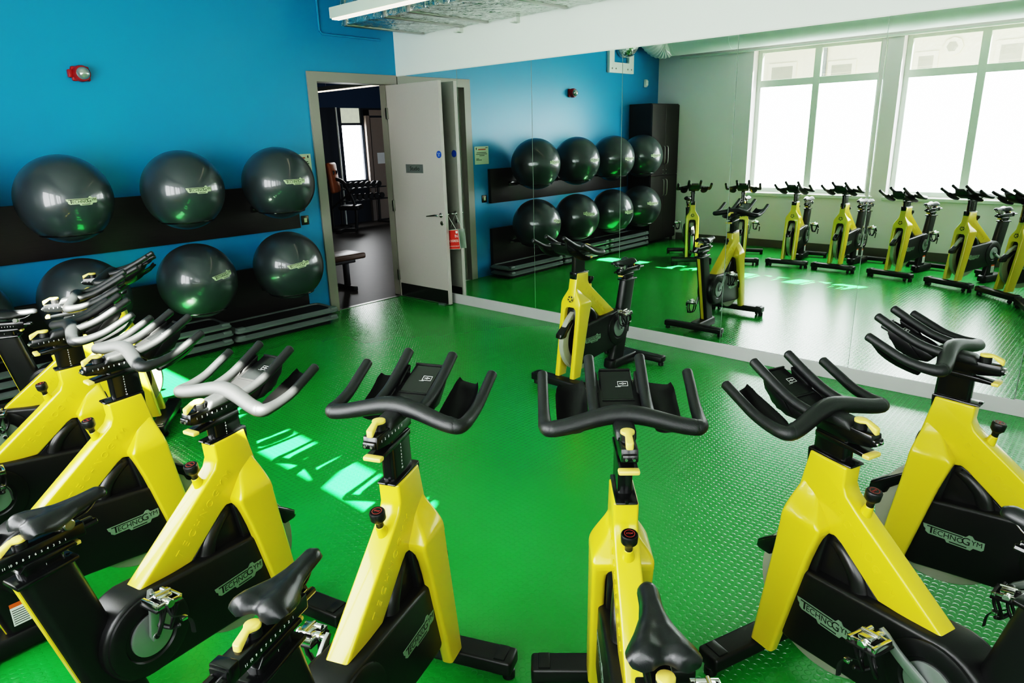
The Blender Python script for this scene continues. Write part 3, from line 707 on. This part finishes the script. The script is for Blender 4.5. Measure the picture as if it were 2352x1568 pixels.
    for i in range(NU+1):
        u = i/NU; w_ = interp(WT, u); tz = interp([(0, .846), (.08, .8555), (.3, .8535), (.55, .853), (.8, .864), (.92, .866), (1, .854)], u)
        th = interp([(0, .016), (.06, .026), (.4, .036), (.7, .050), (1, .036)], u); rt = []; rb = []
        for j in range(NV+1):
            v = -1+2*j/NV; a = -.252-.240*u+(.012*(1-min(1, abs(v)/.55)**2)*sm((u-.72)/.28) if abs(v) < .55 else 0)
            y = w_*v*(1-.0*u); crown = tz-th*.80*abs(v)**3.2
            dip = -.010*sm((u-.62)/.2)*math.exp(-(v/.28)**2)-.004*sm((u-.2)/.2)*math.exp(-(v/.25)**2)
            rt.append(t.verts.new((a, y, crown+dip))); rb.append(t.verts.new((a, y*.93, tz-th*(.98-.25*(1-v*v)))))
        top.append(rt); bot.append(rb)
    for i in range(NU):
        for j in range(NV):
            t.faces.new((top[i][j], top[i][j+1], top[i+1][j+1], top[i+1][j])); t.faces.new((bot[i][j], bot[i+1][j], bot[i+1][j+1], bot[i][j+1]))
        for j in (0, NV):
            q = (top[i][j], top[i+1][j], bot[i+1][j], bot[i][j]); t.faces.new(q if j == 0 else q[::-1])
    for i in (0, NU):
        for j in range(NV):
            q = (top[i][j], bot[i][j], bot[i][j+1], top[i][j+1]); t.faces.new(q if i == 0 else q[::-1])
    bmesh.ops.recalc_face_normals(t, faces=t.faces)
    sa = MB(); sa._merge(t); sao = sa.build('saddle', 'leather', R, ang=70)
    ra = MB()
    for s in (-1, 1): ra.tube([(-.275, s*.006, .832), (-.32, s*.016, .806), (-.375, s*.020, .800), (-.42, s*.024, .806), (-.465, s*.034, .832)], .0036, 8, 4)
    ra.build('saddle_rail', 'gloss', sao)
    ca = MB(); ca.cyl((-.375, 0, .794), (0, 1, 0), .016, .056, 16, .003); ca.box(-.395, -.355, -.014, .014, .78, .80, .003); ca.build('saddle_clamp', 'steel', sao)
    # --- cranks and pedals
    for s in (-1, 1):
        d = MB(); d.lathe([(0, .070), (.068, .070), (.068, .0775), (.062, .079), (0, .079)], 40, Matrix.Translation(CR) @ Matrix.Rotation(-s*PI/2, 4, 'X')); d.build('crank_disc', 'alu', R)
        a = MB(); XF = Matrix.Rotation(-PI/2, 4, 'Y')
        rings = []
        for k in range(10):
            u = k/9; z = -.016+.185*u; w_ = lerp(.017, .0125, u)*(1 if 0 < k < 9 else .55); y = s*(.086+.022*sm(u*1.3))
            rings.append(rrect(-w_, w_, y-.007, y+.007, z, .005, 3))
        a.loft(rings); a.cyl((0, s*.090, 0), (0, 1, 0), .013, .012, 18, .002); a.mi = 1; a.cyl((0, s*.1165, .155), (0, 1, 0), .007, .006, 12); a.cyl((0, s*.097, 0), (0, 1, 0), .008, .004, 12)
        ao = a.build('crank_arm', ['alu', 'black'], R, loc=CR); ao['side'] = s
        p = MB(); y0 = s*.125; y1 = s*.205; ya, yb = min(y0, y1), max(y0, y1)
        p.cyl((0, (y0+y1)/2, 0), (0, 1, 0), .013, abs(y1-y0), 16, .002); p.cyl((0, s*.118, 0), (0, 1, 0), .008, .02, 12)
        for x in (-.036, .036): p.box(x-.006, x+.006, ya+.008, yb, -.006, .010, .002)
        for y in (s*.138, s*.195): p.box(-.040, .040, y-.004, y+.004, -.008, .008, .002)
        p.box(-.020, .020, ya+.022, yb-.014, .006, .020, .003); p.cyl((.0, s*.165, .022), (1, 0, 0), .006, .05, 10); p.cyl((.018, s*.15, .016), (0, 1, 0), .008, .03, 10)
        pe = p.build('pedal', 'chrome', R); pe['side'] = s
        cg = MB()
        for x in (-.012, .028): cg.tube([(x+.012, s*.135, -.008), (x+.020, s*.140, -.055), (x+.008, s*.150, -.092), (x-.01, s*.170, -.098), (x-.012, s*.190, -.06), (x+.0, s*.196, -.008)], .0055, 8, 4)
        cg.box(-.045, .045, ya+.004, yb+.004, -.014, -.006, .003)
        cg.tube([(.0, s*.138, -.09), (.02, s*.168, -.10), (.03, s*.19, -.09)], .007, 8, 3); cg.build('toe_cage', 'black', pe)
        sp_ = MB(); sp_.tube([(-.012, s*.20, -.005), (-.005, s*.212, -.035), (.02, s*.222, -.045), (.045, s*.225, -.07), (.055, s*.222, -.115)], .0075, 8, 5, flat=.2); sp_.mi = 1; sp_.box(.016, .034, s*.222-.008, s*.222+.008, -.058, -.046, .002)
        sp_.build('pedal_strap', ['rubber', 'chrome'], pe)
    # --- feet
    b = MB(); b.box(.312, .402, -.272, .272, .036, .092, .012, seg=3)
    for s in (-1, 1):
        b.box(.322, .392, s*.228-.02, s*.228+.02, .085, .098, .004); b.cyl((.357, s*.25, .018), (0, 0, 1), .022, .036, 16, .004); b.cyl((.385, s*.20, .022), (0, 1, 0), .022, .025, 16, .004)
    b.build('front_foot', 'black', R)
    b = MB(); b.box(-.60, -.525, -.285, .285, .030, .080, .012, seg=3)
    b.loft([rrect(-.555, -.20, -.050, .050, .018, .04, 6), rrect(-.555, -.195, -.052, .052, .03, .04, 6), rrect(-.555, -.205, -.050, .050, .078, .04, 6), rrect(-.55, -.215, -.044, .044, .086, .04, 6)])
    for s in (-1, 1): b.cyl((-.562, s*.262, .016), (0, 0, 1), .022, .032, 16, .004)
    b.cyl((-.25, 0, .01), (0, 0, 1), .025, .02, 16, .003)
    b.build('rear_foot', 'black', R)
    for o in H: o['adj'] = 1
    spo = [c for c in R.children if c.name.startswith('seat_post')][0]; sao['seat'] = 1.0; sdo['seat'] = 1.0; spo['seat'] = 0.0
    return R

BK = [  # x, y, heading, bar height, bar reach, right pedal angle from up (radians, forward positive), label
    (1.591, -3.873, .994, .021, -.003, PI, 'yellow and black spin bike standing nearest the dark locker, far left of the arc'),
    (2.191, -4.246, 1.21, .013, 0, 0, 'yellow spin bike second in the arc from the locker, mostly hidden behind its sunlit neighbours'),
    (2.879, -4.46, 1.487, -.003, -.013, .1, 'sunlit yellow spin bike third in the arc from the locker, cut by the left edge'),
    (3.527, -4.466, 1.632, .003, .009, 0, 'sunlit pale yellow spin bike fourth in the arc, just behind the one half sunlit'),
    (4.231, -4.373, 1.805, -.036, -.001, .0, 'yellow spin bike half in sunlight, its whole silver crank disc facing us bottom left'),
    (4.947, -4.155, 1.969, .019, -.016, PI+.9, 'yellow spin bike left of centre front, seen from behind beside the sun patches'),
    (5.557, -3.794, 2.279, .018, .015, .2, 'yellow spin bike at centre front pointing straight away from us'),
    (5.976, -3.151, 2.794, -.039, 0, PI+.85, 'bright yellow spin bike right of centre turned left, pedal and crank in front'),
    (6.163, -2.375, 3.05, -.002, .006, PI+2.23, 'bright yellow spin bike at far right edge turned left, nearest the mirror'),
    (3.461, -1.075, -1.579, .007, .002, PI+.4, 'lone yellow spin bike facing the others, close in front of the mirror wall'),
]
proto = make_bike()
for i, (x, y, t, hh, he, ra, lab) in enumerate(BK):
    o = proto if i == 0 else dup(proto)
    o.location = (x, y, 0); o.rotation_euler = (0, 0, t); o['label'] = lab; o['group'] = 'spin bikes set out in an arc facing the lone bike'
    for ch in o.children:
        if ch.get('adj'): ch.location = (he, 0, hh)
        if 'seat' in ch.keys() and i == 7: ch.location = (-.048*ch['seat'], 0, .058)
        if 'side' in ch.keys():
            a = ra if ch['side'] < 0 else ra+PI
            if ch.name.startswith('crank_arm'): ch.rotation_euler = (0, a, 0)
            else: ch.location = (CR[0]+.155*math.sin(a), 0, CR[2]+.155*math.cos(a)); ch.rotation_euler = (0, .12, 0)

# ------------------------------------------------------------------ gym room beyond the door
sbox('floor_beyond', 'dkfloor', -7.0, -.05, -3.5, 6.5, -.1, -.001)
sbox('ceiling_beyond', 'gceil', -7.0, -.15, -3.5, 6.5, 2.95, 3.05)
fwl = MB(); fx = -6.8
fwl.box(fx-.15, fx, -3.5, 3.86, 0, 2.46); fwl.box(fx-.15, fx, 3.86, 4.42, 0, .93); fwl.box(fx-.15, fx, 4.42, 6.5, 0, 2.46)
struct(fwl.build('wall_beyond_far', 'navy', smooth=False))
sbox('wall_beyond_upper', 'dblue', fx-.15, fx+.05, -3.5, 6.5, 2.46, 2.95)
sbox('wall_beyond_right', 'dblue', -7, -.15, 6.5, 6.6, 0, 3.0)
sbox('wall_beyond_left', 'navy', -7, -.15, -3.6, -3.5, 0, 3.0)
w = thing('window_5', '', ''); del w['label']; del w['category']; struct(w); w.location = (fx-.08, 4.14, .93)
f = MB(); f.box(-.03, .06, -.30, -.26, 0, 1.53); f.box(-.03, .06, .26, .30, 0, 1.53); f.box(-.03, .06, -.28, .28, 1.17, 1.22); f.build('window_frame', 'navy', w, smooth=False)
MB().box(-.005, .005, -.27, .27, 0, 1.17).build('glowing_frosted_pane', 'frosted_glow', w, smooth=False); MB().box(-.005, .005, -.27, .27, 1.22, 1.53).build('clear_pane', 'leaf', w, smooth=False)  # both panes emit; the upper one is opaque, its daylit view put in as colour
dd = thing('door_2', '', ''); del dd['label']; del dd['category']; struct(dd); dd.location = (fx, 4.95, 0)
MB().box(.0, .05, -.36, .42, .02, 2.26).build('door_leaf', 'pdoor', dd, smooth=False)
f = MB(); f.box(0, .08, -.50, -.40, 0, 2.42); f.box(0, .08, -.50, .60, 2.30, 2.42); f.build('door_frame', 'pdoor', dd, smooth=False)
MB().box(.05, .053, -.24, -.04, 1.26, 1.50).build('notice', 'white_p', dd, smooth=False)
cl_ = MB().cyl((0, 0, 1.23), (0, 0, 1), .02, 2.46, 12).build('trim_4', 'wplast'); cl_.location = (fx+.2, 3.62, 0); struct(cl_)
li2 = thing('ceiling_light', 'glowing linear ceiling light seen through the open doorway', 'light', (-6.2, 2.84, 2.70))
MB().box(0, 2.2, -.05, .05, .015, .09, .004).build('light_body', 'lightbody', li2); MB().box(.01, 2.19, -.045, .045, 0, .016).build('diffuser', 'tube_', li2)
w_ = MB(); w_.tube([(.5, 0, .09), (.5, 0, .25)], .004, 6); w_.tube([(1.8, 0, .09), (1.8, 0, .25)], .004, 6); w_.build('suspension_wire', 'steel', li2)
bn = thing('workout_bench', 'low dark padded bench just inside the room beyond the doorway', 'bench', (-.92, -.72, 0))
MB().box(-.16, .24, -.62, .60, .385, .455, .025, seg=3).build('bench_pad', 'benchv', bn)
b = MB(); b.box(-.04, .12, -.55, .52, .33, .386, .01)
for y in (-.45, .42): b.box(-.15, .22, y-.03, y+.03, 0, .05, .01); b.box(.01, .07, y-.03, y+.03, .04, .34, .005)
b.build('bench_frame', 'black', bn)
mc = thing('weight_machine', 'weight machine with orange padded seat back in the room beyond', 'gym machine', (-5.75, 2.95, 0), math.radians(40))
b = MB(); b.box(-.30, .30, -.06, .06, .0, .07, .015); b.box(-.06, .06, -.35, .35, .0, .07, .015); b.tube([(.28, 0, .05), (.30, 0, .5), (.12, 0, .95), (-.05, 0, 1.05)], .035, 10, 5); b.tube([(-.25, -.2, .05), (-.22, -.2, .8), (-.05, -.1, 1.2)], .03, 10, 4); b.tube([(-.25, .2, .05), (-.22, .2, .8), (-.05, .1, 1.2)], .03, 10, 4); b.tube([(-.1, -.3, .5), (.25, -.33, .75), (.45, -.3, .9)], .02, 10, 4)
b.build('machine_frame', 'black', mc); MB().box(-.05, .06, -.24, .24, .78, 1.38, .05, seg=3, xf=Matrix.Rotation(-.1, 4, 'Y')).build('back_pad', 'tan', mc); MB().box(.0, .42, -.2, .2, .44, .53, .03, seg=3).build('seat_pad', 'black', mc)
rk = thing('dumbbell_rack', 'dark dumbbell rack under the bright window beyond the doorway', 'rack', (-6.35, 3.95, 0))
b = MB()
for y in (-.5, .5): b.tube([(-.2, y, .02), (.22, y, .02)], .03, 8); b.tube([(-.15, y, .02), (-.12, y, .9)], .03, 8)
for z, x in ((.55, .08), (.80, .0)): b.box(x-.12, x+.12, -.55, .55, z-.02, z, .005)
b.build('rack_frame', 'black', rk)
for j, (z, x) in enumerate(((.55, .08), (.80, .0))):
    for k in range(6):
        yy = -.375+.15*k; o = thing('dumbbell', '', 'dumbbell', (-6.35+x, 3.95+yy, z+.062), 0, 'dumbbells on the rack beyond the doorway')
        o['label'] = 'round headed dark dumbbell on the %s shelf of the rack under the bright window' % ('lower' if j == 0 else 'upper')
        q = MB()
        for s in (-1, 1): q.cyl((s*.085, 0, 0), (1, 0, 0), .06, .06, 16, .008)
        q.build('weight_head', 'rubber', o); MB().cyl((0, 0, 0), (1, 0, 0), .014, .12, 10).build('grip', 'chrome', o)

# ------------------------------------------------------------------ outside
bd = thing('building', 'cream rendered building with slate roof outside the window tops', 'building', (0, -13, 0))
MB().box(-9, 14, -3, 0, -1, 3.60).build('wall', 'facade', bd, smooth=False)
b = MB(); b.prism([(-9.3, 3.60), (14.3, 3.60), (14.3, 3.62), (-9.3, 3.62)], -3, .28); b.build('eaves', 'roof', bd, smooth=False)
MB().loft([[(-9.2, .25, 3.62), (-9.2, -3, 4.6), (-9.2, -3, 4.5), (-9.2, .2, 3.60)], [(14.2, .25, 3.62), (14.2, -3, 4.6), (14.2, -3, 4.5), (14.2, .2, 3.60)]]).build('roof', 'roof', bd, smooth=False)
for x0, x1, z1 in ((-1.22, -.70, 3.24), (.226, .68, 3.18), (1.90, 2.19, 3.21), (3.40, 3.78, 3.30), (5.3, 5.9, 3.25), (7.5, 8.0, 3.25)):
    q = MB(); q.box(x0-.09, x1+.09, -.02, .05, 1.9, z1+.09); qo = q.build('window_surround', 'facade', bd, smooth=False)
    MB().box(x0, x1, .045, .055, 1.98, z1).build('window_pane', 'fwin', qo, smooth=False)
q = MB(); q.cyl((2.54, .03, 3.355), (0, 1, 0), .19, .06, 8); qo = q.build('vent_surround', 'facade', bd, smooth=False)
q = MB(); q.cyl((2.52, .065, 3.355), (0, 1, 0), .11, .01, 6); q.build('vent_grille', 'fwin', qo, smooth=False)
MB().tube([(.05, .06, 0), (.05, .06, 3.6)], .05, 10).build('drainpipe', 'roof', bd)
sbox('ground_outside', 'facade', -20, 25, -40, LY-.3, -1.1, -1.0)

# ------------------------------------------------------------------ light
sun = bpy.data.lights.new('sun', 'SUN'); so_ = bpy.data.objects.new('sun', sun); C.objects.link(so_)
d = Vector((-.50, 1.0, -1.076)).normalized(); so_.rotation_euler = d.to_track_quat('-Z', 'Y').to_euler()
sun.energy = 220; sun.angle = math.radians(.6); sun.color = (1.0, .95, .86)
W = bpy.data.worlds.new('world'); bpy.context.scene.world = W; W.use_nodes = True
bg = W.node_tree.nodes['Background']; sky = W.node_tree.nodes.new('ShaderNodeTexSky')
sky.sky_type = 'HOSEK_WILKIE'; sky.sun_direction = (-d).normalized(); sky.turbidity = 3
mixn = W.node_tree.nodes.new('ShaderNodeMix'); mixn.data_type = 'RGBA'; mixn.inputs[0].default_value = .7
mixn.inputs[7].default_value = (.92, .96, 1.0, 1)
W.node_tree.links.new(sky.outputs[0], mixn.inputs[6]); W.node_tree.links.new(mixn.outputs[2], bg.inputs['Color'])
bg.inputs['Strength'].default_value = 2.0

sc = bpy.context.scene
sc.view_settings.view_transform = 'Filmic'; sc.view_settings.look = 'Very High Contrast'; sc.view_settings.exposure = -0.33
sc.view_settings.use_curve_mapping = True
cm = sc.view_settings.curve_mapping; cm.black_level = (-0.004, -0.004, -0.004); cm.white_level = (1, 1, 1); cm.update()
sc.cycles.max_bounces = 10; sc.cycles.glossy_bounces = 6; sc.cycles.diffuse_bounces = 5; sc.cycles.transparent_max_bounces = 12
sc.cycles.sample_clamp_indirect = 6; sc.cycles.caustics_reflective = True; sc.cycles.caustics_refractive = False
sc.cycles.use_denoising = True
